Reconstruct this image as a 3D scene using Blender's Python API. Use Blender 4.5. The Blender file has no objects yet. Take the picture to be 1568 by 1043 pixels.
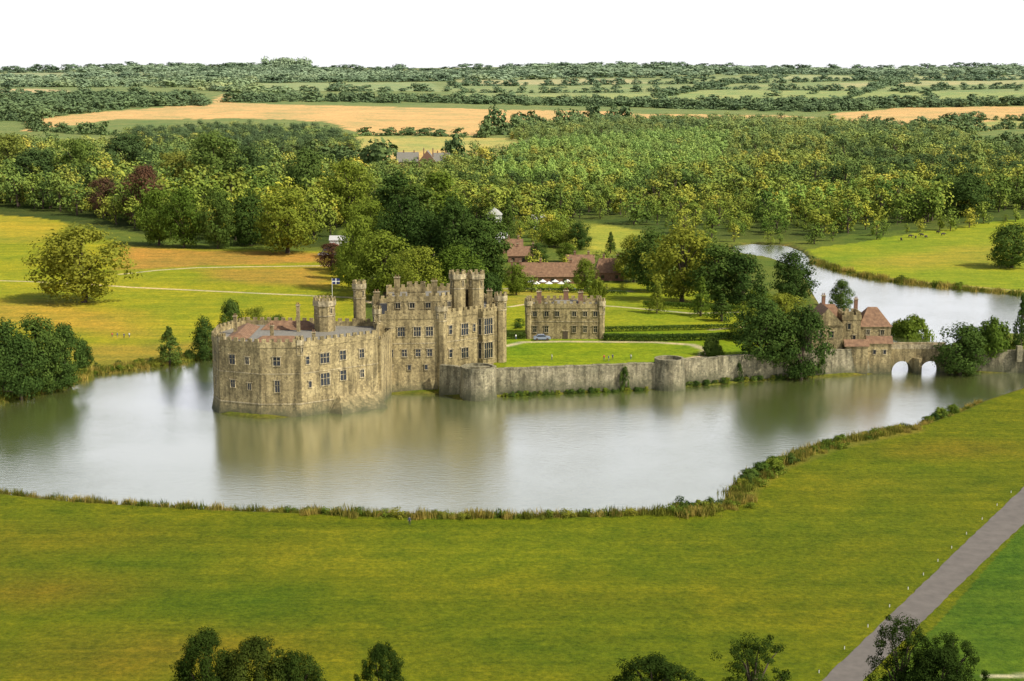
import bpy, math, random
import numpy as np
from mathutils import Vector
random.seed(7); RNG=np.random.default_rng(7)
sc=bpy.context.scene
# ---------------------------------------------------------------- survey helpers
H=90.0; TH=math.radians(9.96); F=2400.0
CT,ST=math.cos(TH),math.sin(TH)
def ray(u,v):
    a=(u-784)/F; b=-(v-521.5)/F
    return a, CT+b*ST, -ST+b*CT
def P0(u,v,z=0.0):
    x,y,w=ray(u,v); t=(z-H)/w
    return (x*t,y*t)
def sstep(a,b,x):
    t=np.clip((x-a)/(b-a),0,1); return t*t*(3-2*t)
# ---------------------------------------------------------------- lake plan
FRONT=[(-150,742),(0,757),(60,764),(120,770),(200,775),(320,782),(450,787),(540,791),(600,793),(680,795),(750,794),(830,794),(900,793),
 (960,791),(1010,788),(1036,784),(1060,788),(1090,784),(1112,780),(1125,772),(1124,760),(1130,747),(1150,731),(1180,716),(1205,706),(1230,696),(1265,684),(1300,675),
 (1345,665),(1390,657),(1412,651),(1440,641),(1465,632),(1500,616),(1540,603),(1568,594),(1650,578),(1800,560)]
LK=FRONT+[(1800,548),(1650,566),(1568,571),(1500,572),(1446,571),(1448,548),(1462,528),(1490,517),(1540,512),(1700,520),(1900,525),(1900,480),
 (1700,467),(1568,452),(1500,446),(1420,438),(1340,428),(1290,417),(1245,402),(1228,386),(1205,377),(1150,374),(1120,377),(1120,386),(1180,395),(1225,412),(1245,450),(1262,478),
 (1330,505),(1352,525),(1357,548),(1356,571),(1300,577),(1250,579),(1200,581),(1048,593),(1003,597),(760,608),(735,614),(705,613),(675,605),(590,604),(582,612),
 (578,620),(458,638),(401,642),(341,636),(330,626),(330,600),(345,590),(430,575),(520,572),(535,560),(500,550),(400,547),(335,548),(290,553),(245,562),(180,570),(135,576),(112,586),(70,601),(0,616),(-100,628),(-400,640),(-400,735)]
LKW=np.array([P0(u,v) for u,v in LK])
def inpoly(x,y,poly):
    poly=np.asarray(poly); c=np.zeros(x.shape,bool); n=len(poly)
    for i in range(n):
        x0,y0=poly[i]; x1,y1=poly[(i+1)%n]
        if y0==y1: continue
        m=((y0>y)!=(y1>y))&(x<(x1-x0)*(y-y0)/(y1-y0)+x0)
        c^=m
    return c
def segdist(x,y,pts,closed=True):
    d=np.full(x.shape,1e18); n=len(pts)
    for i in range(n if closed else n-1):
        x0,y0=pts[i]; x1,y1=pts[(i+1)%n]
        dx,dy=x1-x0,y1-y0; L=dx*dx+dy*dy+1e-12
        t=np.clip(((x-x0)*dx+(y-y0)*dy)/L,0,1)
        d=np.minimum(d,(x-x0-t*dx)**2+(y-y0-t*dy)**2)
    return np.sqrt(d)
def sdf(x,y):
    out=np.full(x.shape,300.0)
    m=(y>150)&(y<1100)
    if m.any():
        xx,yy=x[m],y[m]
        d=segdist(xx,yy,LKW); i=inpoly(xx,yy,LKW)
        out[m]=np.where(i,-d,d)
    return out
WALL=[(-20,426),(-13.5,422),(-4.3,424),(40.3,433),(49,438),(79,448.5),(89,451),(111,457)]
def terrain(x,y):
    x=np.asarray(x,float); y=np.asarray(y,float); s=sdf(x,y)
    z=np.where(s>0,np.minimum(s*.4,.9),np.maximum(s*.5,-2.0))
    z=z+sstep(10,120,s)*(0.8+0.6*np.sin(x/37+1)*np.sin(y/29))
    yw=np.interp(x,[-60,-40,-20.1]+[p[0] for p in WALL]+[128,300],[440,436,434]+[p[1] for p in WALL]+[458,458])
    bk=np.where(x>85,1-sstep(472,506,y),1-sstep(525,640,y))
    m=sstep(.3,1.8,y-yw)*sstep(-56,-38,x)*bk*np.clip(s/2,0,1)
    z=z+m*5.1
    z=z+.0165*np.maximum(0,y-1300)-np.maximum(0,y-6000)*.03
    z=z+sstep(1100,2600,y)*(5*np.sin(x/420+.7)*np.sin(y/610)+3*np.sin(x/230+y/900))+sstep(4500,6000,y)*(6*np.sin(x/700+2)+3*np.sin(x/260))
    return z
DS=np.concatenate([np.linspace(150,900,1100),np.geomspace(900.5,7500,1100)])
_c={}
def P(u,v):
    k=(u,v)
    if k in _c: return _c[k]
    a,b,w=ray(u,v); t=DS/b
    x=a*t; z=H+w*t; g=terrain(x,DS)
    i=np.argmax(z<=g)
    if z[i]>g[i]: i=np.argmax(np.where(DS<6200,g-z,-1e9))
    if i>0 and z[i]<=g[i]:
        f=(z[i-1]-g[i-1])/((z[i-1]-g[i-1])-(z[i]-g[i])+1e-9)
        d=DS[i-1]+f*(DS[i]-DS[i-1])
    else: d=DS[i]
    r=(a*d/b,d); _c[k]=r
    return r
def hz(x,y): return float(terrain(np.array([x]),np.array([y]))[0])
def PW(l): return np.array([P(u,v) for u,v in l])
def Zat(v,d):
    a,b,w=ray(784,v); return H+w*d/b
def mpp(d): return (d*CT+H*ST)/F
# ---------------------------------------------------------------- materials
def newmat(n):
    m=bpy.data.materials.new(n); m.use_nodes=True; nt=m.node_tree
    return m,nt,nt.nodes['Principled BSDF']
def N(nt,t,**k):
    n=nt.nodes.new(t)
    for a,b in k.items(): setattr(n,a,b)
    return n
def noise(nt,co,scale,det=4,rough=.6):
    n=N(nt,'ShaderNodeTexNoise'); n.inputs['Scale'].default_value=scale; n.inputs['Detail'].default_value=det; n.inputs['Roughness'].default_value=rough
    nt.links.new(co,n.inputs['Vector']); return n.outputs['Fac']
def ramp(nt,fac,stops):
    r=N(nt,'ShaderNodeValToRGB'); e=r.color_ramp.elements
    while len(e)<len(stops): e.new(.5)
    for i,(p,c) in enumerate(stops):
        e[i].position=p; e[i].color=(*c,1) if len(c)==3 else c
    nt.links.new(fac,r.inputs['Fac']); return r.outputs['Color']
def mix(nt,fac,a,b,bt='MIX'):
    m=N(nt,'ShaderNodeMix',data_type='RGBA',blend_type=bt)
    for s,v in ((m.inputs[0],fac),(m.inputs[6],a),(m.inputs[7],b)):
        if hasattr(v,'links'): nt.links.new(v,s)
        elif isinstance(v,(tuple,list)): s.default_value=(*v,1)
        else: s.default_value=v
    return m.outputs[2]
def pos(nt): return N(nt,'ShaderNodeNewGeometry').outputs['Position']
def bump(nt,b,h,st,dist):
    k=N(nt,'ShaderNodeBump'); k.inputs['Strength'].default_value=st; k.inputs['Distance'].default_value=dist
    nt.links.new(h,k.inputs['Height']); nt.links.new(k.outputs['Normal'],b.inputs['Normal'])
def stone(name,c1,c2,c3,base=True):
    m,nt,b=newmat(name); p=pos(nt)
    col=ramp(nt,noise(nt,p,.22,6,.65),[(.3,c1),(.5,c2),(.68,c3)])
    vo=N(nt,'ShaderNodeTexVoronoi'); vo.inputs['Scale'].default_value=1.9
    nt.links.new(p,vo.inputs['Vector'])
    g=ramp(nt,vo.outputs['Color'],[(0,(.54,.53,.52)),(1,(1.22,1.2,1.14))])
    col=mix(nt,1.0,col,g,'MULTIPLY')
    col=mix(nt,1.0,col,ramp(nt,noise(nt,p,3.5,3),[(.3,(.70,.70,.70)),(.7,(1.18,1.18,1.18))]),'MULTIPLY')
    mp=N(nt,'ShaderNodeMapping'); mp.inputs['Scale'].default_value=(.8,.8,.09); nt.links.new(p,mp.inputs['Vector'])
    col=mix(nt,1.0,col,ramp(nt,noise(nt,mp.outputs[0],1.0,4),[(.35,(.46,.45,.41)),(.57,(1.06,1.05,1.03))]),'MULTIPLY')
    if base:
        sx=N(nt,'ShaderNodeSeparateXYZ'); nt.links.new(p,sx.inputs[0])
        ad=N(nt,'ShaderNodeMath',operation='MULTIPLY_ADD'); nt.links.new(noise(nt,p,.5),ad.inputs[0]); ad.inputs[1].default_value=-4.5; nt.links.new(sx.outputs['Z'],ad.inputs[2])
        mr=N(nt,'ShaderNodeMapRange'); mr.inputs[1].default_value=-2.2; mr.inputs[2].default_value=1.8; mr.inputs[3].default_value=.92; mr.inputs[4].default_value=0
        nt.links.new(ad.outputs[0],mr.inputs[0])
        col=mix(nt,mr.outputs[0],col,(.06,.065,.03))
    nt.links.new(col,b.inputs['Base Color']); b.inputs['Roughness'].default_value=.92
    bump(nt,b,vo.outputs['Distance'],.5,.06)
    return m
M={}
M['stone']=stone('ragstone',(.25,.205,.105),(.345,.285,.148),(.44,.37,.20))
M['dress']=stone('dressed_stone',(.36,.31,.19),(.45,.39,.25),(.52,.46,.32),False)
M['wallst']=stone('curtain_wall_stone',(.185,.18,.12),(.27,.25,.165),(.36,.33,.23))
def simple(name,c,r=.7,var=.25,sc_=1.5,metal=0):
    m,nt,b=newmat(name); p=pos(nt)
    lo=tuple(max(0,x*(1-var)) for x in c); hi=tuple(x*(1+var) for x in c)
    nt.links.new(ramp(nt,noise(nt,p,sc_,5),[(.3,lo),(.7,hi)]),b.inputs['Base Color'])
    b.inputs['Roughness'].default_value=r; b.inputs['Metallic'].default_value=metal
    return m
M['glass']=simple('window_glass',(.02,.025,.03),.15,.4,.5)
M['lead']=simple('lead_roof',(.2,.19,.16),.6)
def tiles():
    m,nt,b=newmat('clay_tiles'); p=pos(nt)
    c=ramp(nt,noise(nt,p,.9,6,.7),[(.28,(.10,.06,.035)),(.5,(.20,.11,.06)),(.72,(.29,.18,.10))])
    w=N(nt,'ShaderNodeTexWave',bands_direction='Z'); w.inputs['Scale'].default_value=1.6; nt.links.new(p,w.inputs['Vector'])
    c=mix(nt,1.0,c,ramp(nt,w.outputs['Fac'],[(0,(.75,.75,.75)),(.4,(1.08,1.08,1.08))]),'MULTIPLY')
    nt.links.new(c,b.inputs['Base Color']); b.inputs['Roughness'].default_value=.85
    return m
M['tile']=tiles()
M['brick']=simple('red_brick',(.22,.12,.075),.9,.3,2.5)
M['white']=simple('white_paint',(.78,.78,.75),.6,.05)
M['slate']=simple('pale_roof',(.5,.5,.5),.5,.1)
M['timber']=simple('dark_timber',(.07,.05,.03),.8)
M['bark']=simple('bark',(.08,.06,.04),.95,.4,3)
M['asphalt']=simple('asphalt',(.135,.12,.105),.9,.16,.5)
def foliage(name,stops,far=True,trans=.3,hazec=(.265,.355,.235),big=False):
    m,nt,b=newmat(name); p=pos(nt)
    oi=N(nt,'ShaderNodeObjectInfo')
    c=ramp(nt,oi.outputs['Random'],stops)
    if big: c=mix(nt,1.0,c,ramp(nt,noise(nt,p,.012,4,.6),[(.36,(.48,.60,.60)),(.5,(1,1,1)),(.66,(1.5,1.24,1.02))]),'MULTIPLY')
    c=mix(nt,1.0,c,ramp(nt,noise(nt,p,.45,3),[(.3,(.6,.66,.6)),(.7,(1.35,1.28,1.1))]),'MULTIPLY')
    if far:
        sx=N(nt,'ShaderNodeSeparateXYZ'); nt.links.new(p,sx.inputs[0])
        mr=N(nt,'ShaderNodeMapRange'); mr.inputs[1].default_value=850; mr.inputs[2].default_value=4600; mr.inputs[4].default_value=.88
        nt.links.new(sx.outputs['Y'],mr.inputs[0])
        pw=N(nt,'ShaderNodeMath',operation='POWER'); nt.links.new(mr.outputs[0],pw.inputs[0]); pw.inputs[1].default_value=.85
        c=mix(nt,pw.outputs[0],c,hazec)  # aerial haze painted into the leaf colour, growing with world Y
    else:
        c=mix(nt,1.0,c,ramp(nt,noise(nt,p,4,2),[(.3,(.75,.75,.75)),(.7,(1.25,1.25,1.2))]),'MULTIPLY')
    out=nt.nodes['Material Output']
    d=N(nt,'ShaderNodeBsdfDiffuse'); nt.links.new(c,d.inputs[0])
    if trans>0:
        t=N(nt,'ShaderNodeBsdfTranslucent'); ms=N(nt,'ShaderNodeMixShader')
        nt.links.new(c,t.inputs[0]); ms.inputs[0].default_value=trans
        nt.links.new(d.outputs[0],ms.inputs[1]); nt.links.new(t.outputs[0],ms.inputs[2]); nt.links.new(ms.outputs[0],out.inputs[0])
    else: nt.links.new(d.outputs[0],out.inputs[0])
    nt.nodes.remove(b)
    return m
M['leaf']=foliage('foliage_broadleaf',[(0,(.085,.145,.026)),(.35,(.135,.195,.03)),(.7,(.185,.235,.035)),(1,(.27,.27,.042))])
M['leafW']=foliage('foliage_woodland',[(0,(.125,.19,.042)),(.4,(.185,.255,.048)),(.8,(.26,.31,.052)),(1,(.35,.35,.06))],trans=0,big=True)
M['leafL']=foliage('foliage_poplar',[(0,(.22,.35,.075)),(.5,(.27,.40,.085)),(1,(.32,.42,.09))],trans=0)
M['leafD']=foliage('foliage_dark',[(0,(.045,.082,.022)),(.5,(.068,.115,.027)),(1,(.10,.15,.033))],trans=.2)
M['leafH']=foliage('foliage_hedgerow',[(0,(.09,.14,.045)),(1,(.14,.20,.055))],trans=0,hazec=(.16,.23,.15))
M['leafN']=foliage('foliage_near',[(0,(.025,.045,.010)),(.5,(.035,.06,.012)),(1,(.05,.07,.014))],False,.15)
M['leafP']=foliage('foliage_purple',[(0,(.10,.055,.04)),(1,(.14,.075,.05))])
M['reed']=foliage('reed_blades',[(0,(.08,.12,.02)),(.35,(.18,.19,.035)),(1,(.40,.31,.09))],False)
# ---------------------------------------------------------------- mesh builder
class B:
    def __init__(s): s.v=[]; s.f=[]; s.m=[]; s.mats=[]
    def mi(s,k):
        if k not in s.mats: s.mats.append(k)
        return s.mats.index(k)
    def add(s,vs,fs,k):
        o=len(s.v); s.v+= [tuple(a) for a in vs]; i=s.mi(k)
        for f in fs: s.f.append([a+o for a in f]); s.m.append(i)
    def box(s,c,sz,k,ax=(1,0)):
        cx,cy,cz=c; hx,hy,h=sz[0]/2,sz[1]/2,sz[2]/2; ux,uy=ax; vs=[]
        for dz in (-h,h):
            for a,b in ((-hx,-hy),(hx,-hy),(hx,hy),(-hx,hy)):
                vs.append((cx+ux*a-uy*b,cy+uy*a+ux*b,cz+dz))
        s.add(vs,[(0,3,2,1),(4,5,6,7),(0,1,5,4),(1,2,6,5),(2,3,7,6),(3,0,4,7)],k)
    def prism(s,poly,z0,z1,k,top=None,topk=None):
        n=len(poly); top=top or poly
        vs=[(x,y,z0) for x,y in poly]+[(x,y,z1) for x,y in top]
        s.add(vs,[(i,(i+1)%n,n+(i+1)%n,n+i) for i in range(n)],k)
        s.add([(x,y,z1) for x,y in top],[tuple(range(n))],topk or k)
    def ring(s,poly,out,inn,z0,z1,k):
        a=offs(poly,out); b=offs(poly,-inn); n=len(poly)
        vs=[(x,y,z0) for x,y in a]+[(x,y,z1) for x,y in a]+[(x,y,z0) for x,y in b]+[(x,y,z1) for x,y in b]
        fs=[]
        for i in range(n):
            j=(i+1)%n
            fs+= [(i,j,n+j,n+i),(n+i,n+j,3*n+j,3*n+i),(2*n+j,2*n+i,3*n+i,3*n+j),(j,i,2*n+i,2*n+j)]
        s.add(vs,fs,k)
    def merlons(s,poly,z,k,pitch=2.0,h=.9,th=.45,fill=.55,out=.12):
        n=len(poly)
        for i in range(n):
            x0,y0=poly[i]; x1,y1=poly[(i+1)%n]; L=math.hypot(x1-x0,y1-y0); ux,uy=(x1-x0)/L,(y1-y0)/L
            c=max(1,round(L/pitch)); pp=L/c; nx,ny=uy,-ux
            for j in range(c):
                t=(j+.5)*pp; w=pp*fill; o=out-th/2-.02
                s.box((x0+ux*t+nx*o,y0+uy*t+ny*o,z+h/2-.03),(w,th,h),k,(ux,uy))
    def finish(s,name,parent=None,smooth=False):
        me=bpy.data.meshes.new(name); me.from_pydata(s.v,[],s.f)
        for k in s.mats: me.materials.append(M[k])
        me.polygons.foreach_set('material_index',s.m); me.update()
        ob=bpy.data.objects.new(name,me); sc.collection.objects.link(ob)
        if parent: ob.parent=parent
        return ob
def offs(poly,o):
    n=len(poly); r=[]
    for i in range(n):
        a=Vector(poly[i-1]); b=Vector(poly[i]); c=Vector(poly[(i+1)%n])
        d1=(b-a).normalized(); d2=(c-b).normalized()
        n1=Vector((d1.y,-d1.x)); n2=Vector((d2.y,-d2.x)); m=(n1+n2); m.normalize()
        k=o/max(.35,m.dot(n1)); r.append((b.x+m.x*k,b.y+m.y*k))
    return r
def empty(name):
    e=bpy.data.objects.new(name,None); sc.collection.objects.link(e); return e
def ngon(cx,cy,r,n=8,a0=None):
    a0=math.pi/n if a0 is None else a0
    return [(cx+r*math.cos(a0+2*math.pi*i/n),cy+r*math.sin(a0+2*math.pi*i/n)) for i in range(n)]
def window(b,p0,p1,t,zc,w,h,lights=2,transom=True,fr='dress'):
    L=math.hypot(p1[0]-p0[0],p1[1]-p0[1]); ux,uy=(p1[0]-p0[0])/L,(p1[1]-p0[1])/L; nx,ny=uy,-ux
    def bx(a,z,sw,sh,o,th,k): b.box((p0[0]+ux*(t+a)+nx*o,p0[1]+uy*(t+a)+ny*o,z),(sw,th,sh),k,(ux,uy))
    bx(0,zc,w,h,.0,.05,'glass'); f=.16
    bx(0,zc+h/2+f/2,w+2*f,f,.02,.40,fr); bx(0,zc-h/2-f/2,w+2*f+.1,f,.03,.46,fr)
    bx(-w/2-f/2,zc,f,h,.02,.38,fr); bx(w/2+f/2,zc,f,h,.02,.38,fr)
    for i in range(1,lights): bx(-w/2+w*i/lights,zc,.11,h,.02,.2,fr)
    if transom and h>1.7: bx(0,zc+h*.08,w,.10,.02,.17,fr)
    if fr=='dress': bx(0,zc+h/2+f+.07,w+.8,.14,.06,.5,fr)
def block(b,poly,z0,z1,par=1.2,k='stone',strings=(),pitch=2.0,roof='lead',mer=.9):
    b.prism(poly,z0,z1-par,k,topk=roof)
    b.ring(poly,.14,.45,z1-par-.25,z1,'stone' if k!='wallst' else k)
    b.merlons(poly,z1,k,pitch,h=mer)
    for z in strings: b.ring(poly,.10,.05,z,z+.22,'dress')
def turret(b,cx,cy,r,z0,z1,n=8,k='stone'):
    p=ngon(cx,cy,r,n); b.prism(p,z0,z1-1.2,k,topk='lead'); b.ring(p,.28,.35,z1-1.4,z1,'dress')
    b.merlons(p,z1,k,pitch=1.3,h=.9,th=.4,out=.2,fill=.5)
    b.ring(p,.12,.05,z1-4.2,z1-3.95,'dress')
    for i in range(n):
        if i%2==0:
            q0,q1=p[i],p[(i+1)%n]; L=math.hypot(q1[0]-q0[0],q1[1]-q0[1])
            window(b,q0,q1,L/2,z1-2.7,.35,1.3,1,False)
def gable(b,x0,x1,y0,y1,z0,ze,zr,wk='brick',rk='tile',axis='x',hip=0,ov=.4):
    b.prism([(x0,y0),(x1,y0),(x1,y1),(x0,y1)],z0,ze,wk)
    if axis=='x':
        ym=(y0+y1)/2; X0,X1,Y0,Y1=x0-ov,x1+ov,y0-ov,y1+ov; r0=(X0+hip,ym,zr); r1=(X1-hip,ym,zr)
        vs=[(X0,Y0,ze-.05),(X1,Y0,ze-.05),(X1,Y1,ze-.05),(X0,Y1,ze-.05),r0,r1]
        b.add(vs,[(0,1,5,4),(2,3,4,5)],rk); b.add(vs,[(1,2,5),(3,0,4)],rk if hip else wk); b.add(vs,[(0,3,2,1)],wk)
    else:
        xm=(x0+x1)/2; X0,X1,Y0,Y1=x0-ov,x1+ov,y0-ov,y1+ov
        vs=[(X0,Y0,ze-.05),(X1,Y0,ze-.05),(X1,Y1,ze-.05),(X0,Y1,ze-.05),(xm,Y0+hip,zr),(xm,Y1-hip,zr)]
        b.add(vs,[(1,2,5,4),(3,0,4,5)],rk); b.add(vs,[(0,1,4),(2,3,5)],rk if hip else wk); b.add(vs,[(0,3,2,1)],wk)
def chimney(b,x,y,z0,z1,w=.9,d=.9,k='stone'):
    b.box((x,y,(z0+z1)/2),(w,d,z1-z0),k); b.box((x,y,z1+.08),(w+.3,d+.3,.22),'dress')
    for i in (-.25,.25): b.prism(ngon(x+i*w,y,.16,8),z1+.19,z1+.8,'tile')
def arch_wall(b,p0,p1,th,ztop,arches,k,zb=-1.5,n=90):
    L=math.hypot(p1[0]-p0[0],p1[1]-p0[1]); ux,uy=(p1[0]-p0[0])/L,(p1[1]-p0[1])/L
    def bot(t):
        for c,r,zs,rise in arches:
            if abs(t-c)<r: return zs+rise*math.sqrt(max(0,1-((t-c)/r)**2))
        return zb
    ts=sorted(set([i*L/n for i in range(n+1)]+[c+s*r+e for c,r,_,_ in arches for s in(-1,1) for e in(-.001,.001)]))
    vs=[];fs=[]
    for t in ts:
        x,y=p0[0]+ux*t,p0[1]+uy*t
        for o in (0,th):
            vs.append((x-uy*o,y+ux*o,bot(t))); vs.append((x-uy*o,y+ux*o,ztop))
    for i in range(len(ts)-1):
        a=4*i;c=a+4
        fs+= [(a,c,c+1,a+1),(c+2,a+2,a+3,c+3),(a+1,c+1,c+3,a+3),(c,a,a+2,c+2)]
    b.add(vs,fs,k)
# ---------------------------------------------------------------- CASTLE
castle=empty('castle')
b=B()
G=[(-79.5,409),(-76.5,402.5),(-65,397.8),(-55,398.2),(-36,412.5),(-37,431),(-75,434),(-80,421)]
b.prism(offs(G,1.0),-2,3.2,'stone',top=offs(G,.02))
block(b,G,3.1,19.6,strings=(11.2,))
b.ring(G,.16,.05,3.2,3.5,'dress')
b.add([(-49,401.5,-1.5),(-33.5,412.5,-1.5),(-35.8,413.2,5.2),(-46,405,5.2),(-44,398.5,-1.5),(-32,407.5,-1.5),(-36.4,412.2,4.0),(-45.6,405.1,4.4)],
      [(4,5,6,7),(0,4,7,3),(5,1,2,6),(7,6,2,3)],'stone')
def edge(P_,i): return P_[i],P_[(i+1)%len(P_)]
e=edge(G,1)
for t,z,w,h in((4,14.6,1.7,2.4),(8.5,14.6,1.1,1.8),(4,8.2,1.3,1.9),(9,7.8,1.0,1.7)): window(b,*e,t,z,w,h)
e=edge(G,2)
for t,z,w,h in((4.2,14.6,1.8,2.2),(4.2,8,1.2,3.0)): window(b,*e,t,z,w,h)
e=edge(G,3)
for t,z,w,h,l in((2.4,14.6,1.0,2.0,1),(7.5,14.6,2.7,2.6,3),(7.5,9.0,2.7,3.2,3),(13,14.8,1.8,2.4,2),(13,9.4,1.8,2.6,2),(18.8,14.6,1.4,2.2,2),(18.8,9.2,1.2,2.0,2),(3.0,8.2,.8,1.6,1)): window(b,*e,t,z,w,h,l)
e=edge(G,0)
for z in(14.4,8): window(b,*e,3.6,z,1.2,2)
for i,(x,y) in enumerate([G[1],G[3]]): turret(b,x+(.6 if i==0 else 0),y+.9,1.0,4,20.2)
b.finish('gloriette_walls',castle)
b=B()
def hiproof(b,x0,x1,y0,y1,z0,z1,ax):
    if ax=='x': r=[(x0+2.5,(y0+y1)/2,z1),(x1-2.5,(y0+y1)/2,z1)]; fs=[(0,1,5,4),(2,3,4,5),(1,2,5),(3,0,4)]
    else: r=[((x0+x1)/2,y0+2.5,z1),((x0+x1)/2,y1-2.5,z1)]; fs=[(1,2,5,4),(3,0,4,5),(0,1,4),(2,3,5)]
    b.add([(x0,y0,z0),(x1,y0,z0),(x1,y1,z0),(x0,y1,z0)]+r,fs,'tile')
hiproof(b,-76,-70,409,430,18.5,19.9,'y'); hiproof(b,-68,-55,403,409,18.5,20.0,'x'); hiproof(b,-69,-54,424,430.5,18.5,20.6,'x')
chimney(b,-74.8,418,18.4,23.2); chimney(b,-58.3,422,18.4,25.6); chimney(b,-52,405,18.4,21); chimney(b,-64,412,18.4,21.6)
b.finish('gloriette_roofs',castle)
b=B()
turret(b,-51.3,424,3.0,18.4,26.8); turret(b,-43,437,1.8,0,29.6)
LKP=[(-39,413.5),(-35.2,413.6),(-33.2,428),(-40,429)]
block(b,LKP,-1,17.5)
b.add([(-35.0,415.5,0),(-34.4,419.6,0),(-34.4,419.6,3.4),(-34.7,417.5,5.2),(-35.0,415.5,3.4)],[(0,1,2,3,4)],'timber')  # flat dark panel painted in for the shaded arch opening, no timber door
K=[(-37.5,427),(-20,429),(-3,443),(-8.5,463),(-41,456)]
b.prism(offs(K,1.0),-2,3.5,'stone',top=offs(K,.02))
block(b,K,3.4,22.3,strings=(13.9,))
U=[(-35,434.5),(-20,435.5),(-9.5,446),(-14,456),(-36.5,452)]
block(b,U,21,26.2,pitch=1.9)
block(b,[(-29.5,437.2),(-24.5,437.6),(-24.7,442),(-29.7,441.6)],25.7,28.6,pitch=1.5)
turret(b,-15.4,440,2.35,20,32.0); turret(b,-10.2,441.6,2.35,20,31.8)
turret(b,-3.2,443.2,1.75,2,25.3); turret(b,-19.6,429.6,1.6,1,24.3); turret(b,-37.3,427.8,1.1,1,23.8)
e=edge(K,0)
for x in(-30.6,-26.2,-22.8): window(b,*e,x+37.5,17.3,1.9,2.5,3)
for x in(-33.6,-29.8,-26.0,-22.8): window(b,*e,x+37.5,11.3,1.3,1.9,2)
for x in(-33.6,-28.5,-23.8): window(b,*e,x+37.5,7.2,.8,1.3,1)
window(b,*e,3.6,17.2,1.2,2.2,2)
e=edge(K,1)
for t,z,w,h,l in((3.6,17.3,1.1,2.4,1),(3.6,10.6,1.1,2.2,1),(8.6,16.9,2.4,3.2,3),(8.6,10.2,2.4,2.8,3),(12,17,.9,2.0,1)): window(b,*e,t,z,w,h,l)
ux,uy=(17/22.02,14/22.02); nx,ny=uy,-ux; cx,cy=-20+ux*16+nx*.6,429+uy*16+ny*.6
hw=2.6
bay=[(cx-ux*hw-nx*.8,cy-uy*hw-ny*.8),(cx-ux*hw*.75+nx*.8,cy-uy*hw*.75+ny*.8),(cx+ux*hw*.75+nx*.8,cy+uy*hw*.75+ny*.8),(cx+ux*hw-nx*.8,cy+uy*hw-ny*.8)]
block(b,bay,3,21.6,par=.9,pitch=1.4,mer=.7)
for i,(t,w,l) in ((0,(.95,.9,1)),(1,(1.95,3.1,4)),(2,(.95,.9,1))):
    e2=edge(bay,i); L=math.hypot(e2[1][0]-e2[0][0],e2[1][1]-e2[0][1])
    for z in (17.2,10.3): window(b,*e2,L/2,z,min(w,L*.75),4.4,l)
e=edge(U,0)
for t in(3,7,11.5): window(b,*e,t,23.6,1.3,1.4,2)
e=edge(U,1)
for t in(3,8): window(b,*e,t,23.6,1.3,1.4,2)
for x,y,z in((-33,446,30),(-22,440,29.8),(-12.5,451,30),(-38.5,441,26.5),(-6.5,450,25.6)): chimney(b,x,y,20,z,1.6,1.0)
b.finish('new_castle_range',castle)
cw=empty('curtain_wall'); b=B()
def wallrun(pts,z1,th=1.3,k='wallst',cap=True):
    for i in range(len(pts)-1):
        (x0,y0),(x1,y1)=pts[i],pts[i+1]; L=math.hypot(x1-x0,y1-y0); ux,uy=(x1-x0)/L,(y1-y0)/L; nx,ny=uy,-ux
        f=.55
        b.add([(x0+nx*f,y0+ny*f,-1.5),(x1+nx*f,y1+ny*f,-1.5),(x1,y1,z1),(x0,y0,z1),(x1-nx*th,y1-ny*th,z1),(x0-nx*th,y0-ny*th,z1),(x1-nx*th,y1-ny*th,-1.5),(x0-nx*th,y0-ny*th,-1.5)],
              [(0,1,2,3),(3,2,4,5),(5,4,6,7),(0,3,5,7),(1,6,4,2)],k)
        m=th/2; n=max(1,int(L/2.4))
        for j in range(n):
            w_=L/n; t=(j+.5)*w_; zz_=.09*math.sin(j*1.7+i*2.1)
            b.box((x0+ux*t-nx*m,y0+uy*t-ny*m,z1+.08+zz_*.5),(w_-.02,th+.2,.3+zz_),'wallst',(ux,uy))
wallrun([(-20,425.6),(-13.5,422),(-4.3,424)],8.2)
wallrun([(-4.3,424),(15,427.9),(40.3,433),(49,437.5)],7.4); wallrun([(49,437.5),(64,443.2),(79,448.5),(89,451),(98,453.4),(111,457)],7.5)
for cx,cy,r,z in((-9.3,421.8,4.6,8.6),(44.4,434.6,4.1,8.5)):
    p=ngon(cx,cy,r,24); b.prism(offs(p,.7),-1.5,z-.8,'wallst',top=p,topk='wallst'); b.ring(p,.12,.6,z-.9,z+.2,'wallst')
b.finish('wall_and_bastions',cw)
ml=empty('maidens_tower_house'); b=B(); x0,x1,y0,y1=4.7,28.2,480.5,492; zb=hz(16,484)
R=[(x0,y0),(x1,y0),(x1,y1),(x0,y1)]
block(b,R,zb-.5,17.2,strings=(11.5,),pitch=1.9)
for x in(2.4,6,9.3,14.6,18,21.2):
    window(b,*edge(R,0),x,14.0,1.2,1.5,2)
    if x not in(9.3,): window(b,*edge(R,0),x,9.2,1.1,1.9,2)
e=edge(R,0)
b.box((x0+11.9,y0-.05,zb+1.2),(1.5,.2,2.5),'timber'); b.box((x0+11.9,y0-.12,zb+2.6),(2.3,.3,.25),'dress')
for i in(0,1):
    for t in (3,8): window(b,*edge(R,1),t,14-4.8*i,1.2,1.6,2)
for x,y in((8.5,487),(17,489),(21.5,485.5)): chimney(b,x,y,16,20,1.5,1.0,'brick')
turret(b,5.2,481.3,1.2,zb-.5,18.0); turret(b,27.7,481.3,1.2,zb-.5,18.0)
b.prism([(12,484),(22,484),(22,490),(12,490)],15.8,17.3,'lead',top=[(13.5,486.5),(20.5,486.5),(20.5,487.5),(13.5,487.5)])
b.finish('house_walls',ml)
gh=empty('gatehouse'); b=B()
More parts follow.
